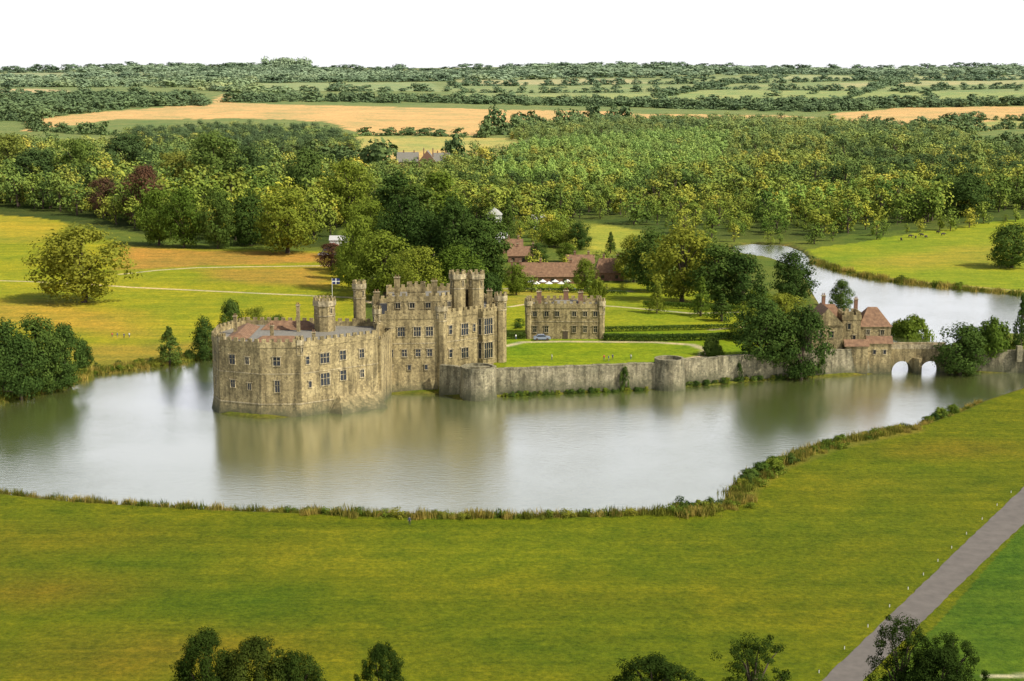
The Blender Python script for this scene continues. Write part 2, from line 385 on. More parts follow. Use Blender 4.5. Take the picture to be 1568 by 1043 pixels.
gable(b,88.5,97.5,455.5,467,-1,14.6,19.6,'stone','tile','y')
gable(b,92,100,464,472,4,14.2,19.0,'stone','tile','x',3)
R=[(97.6,456.8),(103,456.8),(103,464),(97.6,464)]; block(b,R,-1,17.4,pitch=1.6)
gable(b,103.1,112.3,458,468,-1,13.8,18.9,'stone','tile','x',3.6)
gable(b,105,112,455.2,457.9,-1,9.2,11.2,'stone','tile','x')
gable(b,98.2,104.8,453.9,456.7,-1,8.6,10.4,'stone','tile','x')
for x,z,w,h in((2.5,11.8,.9,1.8),(5.8,11.8,1,1.8),(4.3,15.6,.8,1.4),(4.2,8.6,.6,1.3)): window(b,(88.5,455.5),(97.5,455.5),x,z,w,h,1)
for x,z in((2,14),(3.6,10.5)): window(b,*edge(R,0),x,z,.8,1.6,1)
for x,z in((2.4,12),(6.6,12)): window(b,(103.1,458),(112.3,458),x,z,1,1.4,2)
for x,z in((2,6.6),(5,6.6)): window(b,(105,455.2),(112,455.2),x,z,.8,1.2,1)
for z in(6.5,11.5): window(b,(112.3,458),(112.3,468),5,z,1,1.8,1)
chimney(b,94,468,14,21.5,1,1,'brick'); chimney(b,103.6,467,13,20.6,1,1,'brick'); chimney(b,88.9,462,13,19,.9,.9)
b.finish('gatehouse_walls_and_roofs',gh)
br=empty('stone_bridge'); b=B()
arch_wall(b,(111.2,458.2),(130,458.2),4.6,7.0,[(4.9,3.0,.2,3.1),(13.4,3.0,.2,3.1)],'stone')
b.box((120.6,458.35,7.6),(18.8,.4,1.25),'dress'); b.box((120.6,462.65,7.6),(18.8,.4,1.25),'dress')
b.prism([(119.2,456.6),(120.4,455.6),(121.6,456.6),(121.6,458.2),(119.2,458.2)],-1.5,4.5,'stone')
b.finish('bridge_arches',br)
cwr=empty('bank_retaining_wall'); b=B()
wallrun([(130,458.3),(150,457),(200,453)],6.6)
b.box((155,455.2,6.5),(1.6,1.6,5),'wallst'); b.box((150,456,6.0),(1.6,1.6,4.6),'wallst')
b.finish('wall_stone',cwr)
# ---------------------------------------------------------------- village
def house(name,u0,u1,vb,ze,zr,dep,wk='brick',rk='tile',hip=0,axis='x',win=True):
    x0,y=P(u0,vb); x1,_=P(u1,vb); g=hz((x0+x1)/2,y); e_=empty(name); b=B()
    gable(b,x0,x1,y,y+dep,g-1,g+ze,g+zr,wk,rk,axis,hip)
    if win:
        n=max(2,int((x1-x0)/4.5))
        for i in range(n): window(b,(x0,y),(x1,y),(i+.5)*(x1-x0)/n,g+ze*.5,1.0,1.1,2,False,'timber')
        chimney(b,x0+(x1-x0)*.3,y+dep/2,g+ze,g+zr+1.2,.9,.9,'brick'); chimney(b,x0+(x1-x0)*.8,y+dep/2,g+ze,g+zr+1.2,.9,.9,'brick')
    b.finish('walls_and_roof',e_)
house('stable_block',778,826,402,3.0,7.0,9); house('stable_block',800,893,434,2.8,8.0,12); house('stable_block',912,955,430,3.4,9.0,9,hip=2)
house('stable_block',868,910,414,3.0,6.5,8); house('brick_cottage',776,802,430,3.2,6.5,7,axis='y')
house('brick_cottage',770,800,388,3.0,6.6,7)
house('white_roofed_barn',746,768,340,4,8,9,'white','slate',axis='y',win=False)
house('white_roofed_barn',760,776,374,3,5.5,8,'white','slate',win=False)
house('farmhouse',608,640,263,8,16,14,rk='lead'); house('farmhouse',640,668,264,8,18,14,axis='y',rk='lead'); house('farmhouse',662,688,262,8,15,12,rk='lead')
house('farmhouse',815,835,352,4,8,8,'white','slate',win=False)
house('pavilion',505,532,377,3,5,6,'white','slate',win=False)
for i in range(7):
    x,y=P(812+i*9.5,440+(i%2)*3); g=hz(x,y); b=B()
    b.prism(ngon(x,y,.06,6),g,g+2.6,'timber'); b.prism(ngon(x,y,1.6,8),g+2.3,g+3.2,'white',top=ngon(x,y,.05,8))
    b.finish('parasol')
# ---------------------------------------------------------------- ground sheet
ys=np.concatenate([np.linspace(-800,60,18),np.linspace(75,205,27),np.arange(206,700,1.0),np.geomspace(701,12000,360)])
ss=np.concatenate([np.linspace(-2.4,-.5,24),np.arange(-.48,.4801,.0024),np.linspace(.5,2.4,24)])
YY,SS=np.meshgrid(ys,ss,indexing='ij'); XX=SS*np.maximum(YY,230)
ny_,nx_=YY.shape; X=XX.ravel(); Y=YY.ravel(); Z=terrain(X,Y)
base=np.array([.10,.14,.025])
C=np.tile(base,(X.size,1))
wob=lambda a,s: a*(np.sin(X/s+Y/(s*1.7))+np.sin(Y/s*.8-X/(s*2.3)+1.3)+.6*np.sin(X/s*2.9+Y/s*2.1))
W7=wob(1.0,7.); W9=wob(1.0,9.); W6=wob(1.2,6)
def paint(poly,col,soft=0,wobs=1.0,g=.78):
    col=tuple(c*g for c in col)
    w=PW(poly); s=wobs*np.clip(Y/400,.5,6)
    xx=X+W7*s; yy=Y+W9*s
    m=inpoly(xx,yy,w)
    if soft:
        d=segdist(xx,yy,w); k=np.where(m,.5+np.clip(d/soft,0,1)*.5,.5-np.clip(d/soft,0,1)*.5)
        C[:]=C*(1-k[:,None])+np.array(col)*k[:,None]
    else: C[m]=col
fm=Y<480
C[fm]=(.104,.132,.005)
m=inpoly(X,Y,PW([(1290,1100),(1440,950),(1570,800),(1700,690),(1900,1000),(1500,1200)])); C[m]=(.060,.118,.009)
paint([(-100,318),(60,322),(110,350),(190,378),(500,385),(560,440),(560,560),(335,548),(290,552),(240,560),(130,575),(0,612),(-100,640)],(.30,.335,.02),0,.3)
paint([(-100,318),(60,326),(100,350),(70,372),(-100,372)],(.40,.36,.035),6)
paint([(178,378),(350,384),(500,388),(505,402),(300,408),(190,412)],(.44,.28,.06),5)
paint([(300,414),(500,409),(500,440),(400,436),(330,428)],(.38,.28,.05),8)
paint([(-50,462),(120,468),(200,478),(250,515),(110,512),(-50,490)],(.42,.32,.045),12)
paint([(100,530),(330,520),(330,548),(240,560),(120,576)],(.30,.27,.04),6)
paint([(770,500),(1140,500),(1150,600),(760,608)],(.20,.30,.012),3,.2)
paint([(600,430),(1000,435),(1150,465),(1150,507),(600,507)],(.26,.32,.018),4,.3)
paint([(760,440),(900,450),(860,470),(770,465)],(.34,.33,.05),6)
paint([(890,342),(970,348),(985,372),(950,390),(900,388)],(.33,.38,.06),5)
paint([(1232,382),(1330,368),(1440,352),(1568,332),(1750,320),(1750,470),(1568,450),(1420,437),(1290,416)],(.27,.34,.025),0,.4)
paint([(1300,400),(1450,380),(1568,370),(1568,400),(1400,412)],(.32,.33,.04),10)
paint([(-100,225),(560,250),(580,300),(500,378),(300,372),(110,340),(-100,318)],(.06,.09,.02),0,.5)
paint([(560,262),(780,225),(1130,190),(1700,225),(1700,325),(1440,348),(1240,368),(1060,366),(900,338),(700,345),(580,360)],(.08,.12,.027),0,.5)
TAN=(.74,.50,.24)
paint([(-100,205),(-100,120),(1700,110),(1700,240),(780,240),(520,240),(180,215)],(.19,.26,.09))
paint([(45,182),(200,168),(318,160),(345,142),(357,158),(500,162),(700,166),(960,171),(975,182),(740,195),(735,209),(560,207),(500,186),(350,181),(175,183),(100,193),(40,203)],TAN,0,.7)
paint([(540,209),(735,211),(800,212),(775,238),(700,250),(560,252),(490,240)],(.47,.46,.16),0,.7)
paint([(530,236),(700,228),(770,238),(700,252),(530,252)],(.60,.47,.19),10,.7)
paint([(1272,174),(1390,165),(1568,163),(1750,163),(1750,182),(1480,187),(1400,193),(1300,188)],TAN,0,.7)
paint([(960,174),(1200,176),(1260,182),(960,182)],TAN)
paint([(1405,196),(1568,180),(1750,176),(1750,192),(1568,196),(1420,207)],(.42,.44,.16))
paint([(1500,232),(1568,222),(1750,220),(1750,240),(1568,238)],(.45,.38,.16))
paint([(680,130),(1000,122),(1568,112),(1750,110),(1750,150),(1300,152),(1000,154),(700,148)],(.27,.36,.16))
paint([(820,146),(1100,138),(1568,142),(1750,140),(1750,150),(1300,152),(1000,154),(820,152)],(.34,.43,.17))
paint([(-100,138),(60,136),(120,140),(-100,146)],(.65,.53,.32))
paint([(0,126),(200,124),(330,128),(150,133),(0,133)],(.42,.44,.25))
paint([(350,128),(660,126),(680,140),(420,140)],(.30,.40,.2))
paint([(400,113),(700,112),(700,118),(400,118)],(.46,.46,.28))
paint([(700,123),(950,120),(1000,127),(720,130)],(.52,.50,.3))
paint([(0,112),(330,111),(330,117),(0,117)],(.36,.42,.26))
paint([(1150,116),(1568,111),(1568,119),(1200,122)],(.42,.48,.26))
paint([(1280,128),(1568,123),(1568,130),(1300,134)],(.50,.50,.28))
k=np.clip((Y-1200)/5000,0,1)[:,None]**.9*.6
C[:]=C*(1-k)+np.array([.25,.31,.21])*k  # distance haze baked into the far ground's vertex colours
def line(pts,w,col,n=None):
    d=segdist(X,Y,PW(pts),False); m=np.clip(1.3-d/w,0,1)[:,None]; C[:]=C*(1-m)+np.array(col)*m
PATH=(.50,.45,.36)
line([(-60,428),(40,431),(130,435),(200,440),(350,447),(460,452),(545,456),(640,470)],1.1,PATH)
line([(185,420),(240,414),(300,410),(420,408),(508,407)],1.3,PATH)
line([(508,407),(530,395),(545,380)],2.5,PATH)
line([(776,530),(800,524),(860,523),(1000,524),(1060,528),(1082,536),(1076,545),(1050,550)],1.5,(.45,.40,.29))
line([(780,470),(830,462),(950,470),(1060,480),(1140,478)],1.0,PATH)
line([(1090,505),(1150,500),(1250,520)],1.2,PATH)
line([(780,442),(960,446)],3,(.42,.38,.3))
line([(1510,1036),(1700,1030)],.6,(.5,.48,.35))
line([(1260,425),(1400,432),(1568,446)],1.6,(.34,.29,.12))
for l in ([(640,905),(820,915),(1010,930),(1300,960)],[(650,898),(830,908),(1020,922),(1310,950)],[(350,890),(372,868)],[(362,892),(386,869)],[(-50,840),(300,850),(700,842)],[(100,960),(500,950),(900,968)],[(700,1010),(1000,1000),(1250,1015)],[(800,830),(1200,842),(1430,800)],[(0,880),(400,868),(760,880)]):
    d=segdist(X,Y,PW(l),False); m=np.clip(1.1-d/.9,0,1)[:,None]*.32; C[:]=C*(1-m)+np.array([.05,.075,.006])*m
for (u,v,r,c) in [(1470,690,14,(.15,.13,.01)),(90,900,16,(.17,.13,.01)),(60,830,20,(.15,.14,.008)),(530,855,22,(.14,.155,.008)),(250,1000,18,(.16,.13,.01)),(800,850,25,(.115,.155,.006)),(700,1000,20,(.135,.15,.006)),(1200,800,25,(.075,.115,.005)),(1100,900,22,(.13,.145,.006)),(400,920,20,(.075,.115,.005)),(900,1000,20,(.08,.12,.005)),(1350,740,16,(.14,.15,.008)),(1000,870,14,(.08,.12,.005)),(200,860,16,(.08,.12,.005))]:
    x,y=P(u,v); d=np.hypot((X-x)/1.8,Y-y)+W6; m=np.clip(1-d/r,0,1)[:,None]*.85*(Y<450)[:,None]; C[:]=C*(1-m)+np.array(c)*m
d=segdist(X,Y,[P0(u,v-0) for u,v in [(1128,775),(1145,752),(1200,717),(1260,695),(1340,675),(1395,664)]],False)+np.abs(W6)*.3; m=np.clip(1.6-d/2.6,0,1)[:,None]*.6; C[:]=C*(1-m)+np.array([.20,.17,.04])*m
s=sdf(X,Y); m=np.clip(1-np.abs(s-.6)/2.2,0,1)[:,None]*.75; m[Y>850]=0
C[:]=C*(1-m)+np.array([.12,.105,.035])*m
C[s<0]=(.06,.06,.03)
me=bpy.data.meshes.new('ground'); nv=X.size
me.vertices.add(nv); me.vertices.foreach_set('co',np.column_stack([X,Y,Z]).astype(np.float32).ravel())
ii=(np.arange(ny_-1)[:,None]*nx_+np.arange(nx_-1)[None,:]).ravel()
q=np.column_stack([ii,ii+1,ii+nx_+1,ii+nx_]).astype(np.int32)
me.loops.add(q.size); me.loops.foreach_set('vertex_index',q.ravel())
me.polygons.add(len(q)); me.polygons.foreach_set('loop_start',np.arange(0,q.size,4,dtype=np.int32))
me.update(calc_edges=True)
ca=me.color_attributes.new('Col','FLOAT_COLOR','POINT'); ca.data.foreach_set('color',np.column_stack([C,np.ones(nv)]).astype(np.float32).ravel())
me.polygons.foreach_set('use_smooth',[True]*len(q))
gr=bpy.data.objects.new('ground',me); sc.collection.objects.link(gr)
m,nt,bs=newmat('grass_and_fields'); p=pos(nt)
at=N(nt,'ShaderNodeAttribute',attribute_name='Col')
c=at.outputs['Color']
c=mix(nt,1.0,c,ramp(nt,noise(nt,p,.018,5,.62),[(.3,(.74,.88,.85)),(.7,(1.36,1.12,1.1))]),'MULTIPLY')
c=mix(nt,1.0,c,ramp(nt,noise(nt,p,.16,6,.75),[(.3,(.68,.80,.76)),(.7,(1.34,1.20,1.1))]),'MULTIPLY')
c=mix(nt,1.0,c,ramp(nt,noise(nt,p,.9,4,.85),[(.32,(.56,.63,.58)),(.68,(1.46,1.38,1.3))]),'MULTIPLY')
mp=N(nt,'ShaderNodeMapping'); mp.inputs['Rotation'].default_value=(0,0,.12); mp.inputs['Scale'].default_value=(.012,.28,1); nt.links.new(p,mp.inputs[0])
c=mix(nt,1.0,c,ramp(nt,noise(nt,mp.outputs[0],1,4,.6),[(.35,(.84,.88,.86)),(.65,(1.15,1.10,1.05))]),'MULTIPLY')
nt.links.new(c,bs.inputs['Base Color']); bs.inputs['Roughness'].default_value=1; bs.inputs['Specular IOR Level'].default_value=.1
bump(nt,bs,noise(nt,p,1.2,5,.7),.8,.4)
me.materials.append(m)
# ---------------------------------------------------------------- water
me=bpy.data.meshes.new('lake_water'); me.from_pydata([(-500,180,0),(600,180,0),(600,960,0),(-500,960,0)],[],[(0,1,2,3)])
wo=bpy.data.objects.new('lake_water',me); sc.collection.objects.link(wo)
m,nt,bs=newmat('lake_water'); p=pos(nt)
gl=N(nt,'ShaderNodeBsdfGlossy'); gl.inputs['Roughness'].default_value=.15; gl.inputs['Color'].default_value=(.96,.97,1,1)
df=N(nt,'ShaderNodeBsdfDiffuse'); df.inputs['Color'].default_value=(.14,.165,.04,1)
bp=N(nt,'ShaderNodeBump'); bp.inputs['Distance'].default_value=.12
nt.links.new(ramp(nt,noise(nt,p,.02,4,.6),[(.35,(.3,.3,.3)),(.65,(.85,.85,.85))]),bp.inputs['Strength'])
mp=N(nt,'ShaderNodeMapping'); mp.inputs['Scale'].default_value=(.4,1,1); nt.links.new(p,mp.inputs[0])
nt.links.new(noise(nt,mp.outputs[0],.9,6,.65),bp.inputs['Height']); nt.links.new(bp.outputs[0],gl.inputs['Normal'])
ms=N(nt,'ShaderNodeMixShader')
fr=N(nt,'ShaderNodeFresnel'); fr.inputs['IOR'].default_value=1.9
mr=N(nt,'ShaderNodeMapRange'); mr.inputs[1].default_value=0; mr.inputs[2].default_value=.42; mr.inputs[3].default_value=.2; mr.inputs[4].default_value=.84; nt.links.new(fr.outputs[0],mr.inputs[0])
nt.links.new(mr.outputs[0],ms.inputs[0]); nt.links.new(df.outputs[0],ms.inputs[1]); nt.links.new(gl.outputs[0],ms.inputs[2])
nt.links.new(ms.outputs[0],nt.nodes['Material Output'].inputs[0]); nt.nodes.remove(bs)
me.materials.append(m)
# ---------------------------------------------------------------- road
rl=[P(1215,1090),P(1258,1043),P(1395,912),P(1480,830),P(1568,747),P(1700,620)]
rr=[P(1275,1090),P(1322,1043),P(1450,915),P(1530,838),P(1608,765),P(1730,640)]
b=B(); vs=[]
for i in range(len(rl)-1):
    for j in range(24):
        t=j/24
        for L_ in (rl,rr):
            x=L_[i][0]*(1-t)+L_[i+1][0]*t; y=L_[i][1]*(1-t)+L_[i+1][1]*t; vs.append((x+random.uniform(-.14,.14),y,0))
xs=np.array([v[0] for v in vs]); yy=np.array([v[1] for v in vs]); zz=terrain(xs,yy)
zz[0::2]=zz[1::2]=np.maximum(zz[0::2],zz[1::2])
vs=[(xs[i],yy[i],zz[i]+.09) for i in range(len(vs))]
fs=[(i,i+1,i+3,i+2) for i in range(0,len(vs)-2,2)]
b.add(vs,fs,'asphalt'); b.finish('road')
# ---------------------------------------------------------------- vegetation prototypes
def tube(V,Fc,a,b_,r0,r1,n=6):
    a=np.array(a,float); b_=np.array(b_,float); d=b_-a; d/=np.linalg.norm(d)+1e-9
    u=np.cross(d,[.3,.9,.1]); u/=np.linalg.norm(u); w=np.cross(d,u); o=len(V)
    for c,r in((a,r0),(b_,r1)):
        for i in range(n):
            t=2*math.pi*i/n; V.append(tuple(c+r*(u*math.cos(t)+w*math.sin(t))))
    for i in range(n): Fc.append((o+i,o+(i+1)%n,o+n+(i+1)%n,o+n+i))
def tree_mesh(name,seed,shape,R,ncl,nlf,ls,mat,z0=2.2,rcf=.26,trunk=True,Ht=10.0,inner=.25):
    r=np.random.default_rng(seed); cs=[];rs=[]
    ph=r.uniform(0,6.28,4)
    for i in range(ncl):
        t=(i+.5)/ncl if shape=='cone' else r.uniform(0,1)
        a=r.uniform(0,2*math.pi)
        if shape=='round': rad=R*max(.05,math.sin(math.pi*min(1,(t*.93+.05))**.85))**.55
        elif shape=='tall': rad=R*(math.sin(math.pi*(t*.9+.06)))**.6
        elif shape=='cone': rad=R*((1-t)**.9+.05)
        else: rad=R*math.sqrt(max(.02,1-t*t))
        rad*=1+.22*math.sin(2*a+ph[0])*math.cos(3*t+ph[1])+.12*math.sin(5*a+ph[2])
        k=r.uniform(.55,.88)if r.random()>inner else r.uniform(0,.55)
        rc=R*rcf*r.uniform(.65,1.3)*(1 if shape!='cone' else (1.15-.7*t))
        cs.append((rad*k*math.cos(a),rad*k*math.sin(a),z0+(Ht-z0)*(t*.93)+r.normal()*.15)); rs.append(rc)
    cs=np.array(cs);rs=np.array(rs)
    n=ncl*nlf; idx=np.repeat(np.arange(ncl),nlf)
    d=r.normal(size=(n,3)); d/=np.linalg.norm(d,axis=1)[:,None]
    pos_=cs[idx]+d*(rs[idx]*r.uniform(.55,1.12,n))[:,None]*np.array([1,1,.78])
    cen=np.array([0,0,z0+(Ht-z0)*.45]); og=pos_-cen; og/=np.linalg.norm(og,axis=1)[:,None]+1e-6
    nn=d*.75+og*.5+r.normal(size=(n,3))*.38+np.array([0,0,.3]); nn/=np.linalg.norm(nn,axis=1)[:,None]
    t1=np.cross(nn,r.normal(size=(n,3))); t1/=np.linalg.norm(t1,axis=1)[:,None]; t2=np.cross(nn,t1)
    s=ls*r.uniform(.55,1.35,n)[:,None]
    q=np.stack([pos_-t1*s,pos_-t2*s*.7,pos_+t1*s,pos_+t2*s*.7],1).reshape(-1,3)
    V=[];Fc=[]
    if trunk:
        tr=.028*Ht if shape!='tall' else .02*Ht
        p_=np.array([0,0,-.6]); rr_=tr*1.25
        for j in range(1,6):
            pn=np.array([r.normal()*.1,r.normal()*.1,-.6+j*Ht*.14]); rn=tr*(1.1-j*.17); tube(V,Fc,p_,pn,rr_,rn,8); p_,rr_=pn,rn
        for j in r.choice(ncl,min(ncl,14),replace=False):
            zc=max(z0*.7,cs[j][2]*.5); tube(V,Fc,(0,0,zc),(cs[j]*np.array([.55,.55,.8])+np.array([0,0,.15*zc])),tr*.42,tr*.25,5)
            tube(V,Fc,(cs[j]*np.array([.55,.55,.8])+np.array([0,0,.15*zc])),cs[j],tr*.25,tr*.06,5)
    nb=len(V); nbf=len(Fc)
    me=bpy.data.meshes.new(name)
    allv=np.vstack([np.array(V).reshape(-1,3),q]) if nb else q
    me.vertices.add(len(allv)); me.vertices.foreach_set('co',allv.astype(np.float32).ravel())
    fq=(np.arange(n*4).reshape(-1,4)+nb); fa=np.vstack([np.array(Fc).reshape(-1,4),fq]).astype(np.int32) if nb else fq.astype(np.int32)
    me.loops.add(fa.size); me.loops.foreach_set('vertex_index',fa.ravel())
    me.polygons.add(len(fa)); me.polygons.foreach_set('loop_start',np.arange(0,fa.size,4,dtype=np.int32))
    me.update(calc_edges=True)
    me.materials.append(M[mat]); me.materials.append(M['bark'])
    mi=np.zeros(len(fa),np.int32); mi[:nbf]=1; me.polygons.foreach_set('material_index',mi)
    return me
T={}
for i in range(4): T['oak%d'%i]=tree_mesh('oak_form',10+i,'round',4.6,95,80,.18,'leaf',1.2,.27)
for i in range(4): T['oakD%d'%i]=tree_mesh('dark_oak_form',20+i,'round',4.4,95,80,.18,'leafD',1.0,.27)
for i in range(2): T['tall%d'%i]=tree_mesh('tall_form',30+i,'tall',2.3,90,60,.16,'leaf',.8,.34)
for i in range(2): T['tallD%d'%i]=tree_mesh('dark_tall_form',35+i,'tall',2.3,90,60,.16,'leafD',.8,.34)
for i in range(2): T['con%d'%i]=tree_mesh('conifer_form',40+i,'cone',3.0,90,50,.17,'leafD',.8,.28)
T['conL']=tree_mesh('young_conifer_form',45,'cone',3.4,90,50,.17,'leaf',.5,.28)
for i in range(2): T['bush%d'%i]=tree_mesh('bush_form',50+i,'dome',5.5,70,70,.30,'leafD',0.2,.26,False,6.0)
T['bushL']=tree_mesh('light_bush_form',55,'dome',5.5,70,70,.30,'leaf',0.2,.26,False,6.0)
T['purple']=tree_mesh('copper_beech_form',60,'round',4.4,80,70,.19,'leafP',1.2,.27)
for i in range(2): T['near%d'%i]=tree_mesh('near_tree_form',70+i,'dome',5.0,260,150,.08,'leafN',1.0,.12,inner=.1)
T['airy']=tree_mesh('airy_tree_form',75,'dome',4.6,120,120,.07,'leafN',3.0,.10,inner=.3)
def libcoll(name,items):
    c=bpy.data.collections.new(name)
    for i,me in enumerate(items):
        o=bpy.data.objects.new('%s_form_%02d'%(name,i),me); c.objects.link(o)
    return c
wl=[tree_mesh('wood_oak',80+i,'round',4.7,18,30,.40,'leafW',1.5,.42) for i in range(4)]+[tree_mesh('wood_tall',90+i,'tall',2.6,20,26,.37,'leafW',1.2,.46) for i in range(2)]
COLW=libcoll('mixed_woodland_tree',wl)
COLP=libcoll('poplar',[tree_mesh('wood_pop',95+i,'tall',2.4,20,26,.35,'leafL',.8,.46) for i in range(2)])
COLD=libcoll('dark_woodland_tree',[tree_mesh('wood_dark',100+i,'round',4.7,20,32,.38,'leafD',1.5,.40) for i in range(2)]+[wl[0]])
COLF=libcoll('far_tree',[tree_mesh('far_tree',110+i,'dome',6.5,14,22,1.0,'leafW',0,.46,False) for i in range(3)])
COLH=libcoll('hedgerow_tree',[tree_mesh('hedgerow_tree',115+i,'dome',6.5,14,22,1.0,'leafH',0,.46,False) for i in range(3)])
def reedmesh(name,seed,n=60,h=1.6):
    r=np.random.default_rng(seed); b=B()
    for i in range(n):
        x,y=r.normal(size=2)*.55; a=r.uniform(0,3.14); w=.07; hh=h*r.uniform(.5,1.1); lx,ly=r.normal(size=2)*.22
        b.add([(x-w*math.cos(a),y-w*math.sin(a),0),(x+w*math.cos(a),y+w*math.sin(a),0),(x+lx*.5+w*.7*math.cos(a),y+ly*.5,hh*.6),(x+lx,y+ly,hh)],[(0,1,2,3)],'reed')
    o=b.finish(name); me=o.data; bpy.data.objects.remove(o); return me
COLR=libcoll('reed_tuft',[reedmesh('reed_tuft',i) for i in range(3)]+[tree_mesh('low_shrub',120,'dome',1.3,18,30,.10,'leaf',0,.30,False,1.5)])
COLB=libcoll('bank_shrub',[tree_mesh('bank_shrub',130+i,'dome',1.6,30,40,.11,('leafD','leaf','leafD')[i],0,.28,False,2.2) for i in range(3)])
NG={}
def ngroup(coll):
    if coll.name in NG: return NG[coll.name]
    g=bpy.data.node_groups.new('scatter_'+coll.name,'GeometryNodeTree')
    g.interface.new_socket('Geometry',in_out='INPUT',socket_type='NodeSocketGeometry'); g.interface.new_socket('Geometry',in_out='OUTPUT',socket_type='NodeSocketGeometry')
    gi=g.nodes.new('NodeGroupInput'); go=g.nodes.new('NodeGroupOutput'); ip=g.nodes.new('GeometryNodeInstanceOnPoints')
    ci=g.nodes.new('GeometryNodeCollectionInfo'); ci.inputs['Collection'].default_value=coll; ci.inputs['Separate Children'].default_value=True; ci.inputs['Reset Children'].default_value=True
    def na(n,t):
        a=g.nodes.new('GeometryNodeInputNamedAttribute'); a.data_type=t; a.inputs['Name'].default_value=n
        return [o for o in a.outputs if o.enabled][0]
    g.links.new(gi.outputs[0],ip.inputs['Points']); g.links.new(ci.outputs[0],ip.inputs['Instance']); ip.inputs['Pick Instance'].default_value=True
    g.links.new(na('pick','INT'),ip.inputs['Instance Index']); g.links.new(na('rot','FLOAT_VECTOR'),ip.inputs['Rotation']); g.links.new(na('scl','FLOAT_VECTOR'),ip.inputs['Scale'])
    g.links.new(ip.outputs[0],go.inputs[0]); NG[coll.name]=g
    return g
def scatter(name,xy,coll,hgt,wid,var=.2,sink=0.0,picks=None,seed=1,roll=0):
    r=np.random.default_rng(seed+len(xy)); n=len(xy); xy=np.asarray(xy)
    z=terrain(xy[:,0],xy[:,1])-sink
    me=bpy.data.meshes.new(name); me.vertices.add(n); me.vertices.foreach_set('co',np.column_stack([xy,z]).astype(np.float32).ravel())
    k=1+r.uniform(-var,var,n)*1.3
    if roll: k*=1+roll*(np.sin(xy[:,0]/33+1)*np.sin(xy[:,1]/61)+.6*np.sin(xy[:,0]/71+xy[:,1]/97))
    s=np.column_stack([wid*k*r.uniform(.85,1.2,n),wid*k*r.uniform(.85,1.2,n),hgt*k*r.uniform(.88,1.12,n)])
    a=me.attributes.new('scl','FLOAT_VECTOR','POINT'); a.data.foreach_set('vector',s.astype(np.float32).ravel())
    a=me.attributes.new('rot','FLOAT_VECTOR','POINT'); a.data.foreach_set('vector',np.column_stack([r.normal(size=n)*.04,r.normal(size=n)*.04,r.uniform(0,6.28,n)]).astype(np.float32).ravel())
    nc=len(coll.objects); a=me.attributes.new('pick','INT','POINT'); a.data.foreach_set('value',(r.integers(0,nc,n) if picks is None else r.choice(picks,n)).astype(np.int32))
    me.update(); o=bpy.data.objects.new(name,me); sc.collection.objects.link(o)
    md=o.modifiers.new('scatter','NODES'); md.node_group=ngroup(coll)
    return o
def fill(poly,sp,jit=.38,world=False,keep=1.0,clump=0):
    w=np.asarray(poly) if world else PW(poly)
    gx=np.arange(w[:,0].min(),w[:,0].max(),sp); gy=np.arange(w[:,1].min(),w[:,1].max(),sp)
    a,b_=np.meshgrid(gx,gy); a=a.ravel()+RNG.uniform(-jit,jit,a.size)*sp; b_=b_.ravel()+RNG.uniform(-jit,jit,b_.size)*sp
    m=inpoly(a,b_,w)&(np.abs(a)<.39*b_)&(RNG.random(a.size)<keep)
    if clump:
        f=np.sin(a/clump)+np.sin(b_/clump*.5+a/clump*.7)+np.sin(b_/clump*.31-a/clump*.4+2)
        m&=f>-.1
    return np.column_stack([a[m],b_[m]])
def along(pts,sp,jit=1.0,world=False):
    w=np.asarray(pts) if world else PW(pts); out=[]
    for i in range(len(w)-1):
        L=np.hypot(*(w[i+1]-w[i])); n=max(1,int(L/sp))
        for j in range(n):
            t=(j+RNG.random())/n; out.append(w[i]*(1-t)+w[i+1]*t+RNG.normal(size=2)*jit)
    return np.array(out)
# ---------------------------------------------------------------- woods
scatter('park_woodland',fill([(-100,250),(100,238),(300,250),(420,262),(560,285),(578,320),(520,350),(490,378),(400,374),(300,368),(220,352),(150,338),(100,326),(-100,308)],13.5),COLW,1.85,1.85,.28,roll=.12)
scatter('dark_park_woodland',fill([(-100,270),(60,262),(240,300),(330,330),(250,345),(160,336),(100,322),(-100,303)],14,keep=.5),COLD,1.85,1.7,.2)
scatter('mixed_woodland',fill([(560,268),(700,262),(790,245),(1000,250),(1130,208),(1300,213),(1420,228),(1568,244),(1750,244),(1750,322),(1568,322),(1450,338),(1360,352),(1250,362),(1130,364),(1060,362),(980,345),(900,336),(800,338),(700,345),(590,350)],12.5,.45,keep=.94),COLW,1.3,1.4,.42,roll=.2)
scatter('dark_copse',fill([(1100,290),(1300,250),(1568,262),(1568,318),(1300,330),(1130,350)],27,clump=45),COLD,1.7,1.8,.3)
scatter('dark_copse',fill([(600,300),(760,290),(900,310),(900,330),(700,335),(610,335)],22,keep=.6),COLD,1.5,1.5,.3)
scatter('poplar_plantation',fill([(740,292),(790,240),(860,232),(1000,222),(1130,212),(1110,240),(1090,285),(960,300),(860,302)],10,.2),COLP,1.65,1.7,.12)
scatter('poplar_row',fill([(1120,330),(1350,300),(1380,320),(1200,350)],12,keep=.4),COLP,1.6,1.4,.2)
scatter('dark_hill_wood',fill([(190,212),(350,204),(500,209),(545,228),(535,241),(400,240),(250,230)],13.5),COLD,1.3,1.6,.12)
scatter('valley_wood',fill([(780,208),(960,192),(1130,190),(1260,194),(1420,204),(1500,217),(1500,232),(1300,212),(1130,206),(900,217),(780,218)],15),COLW,1.2,1.6,.3)
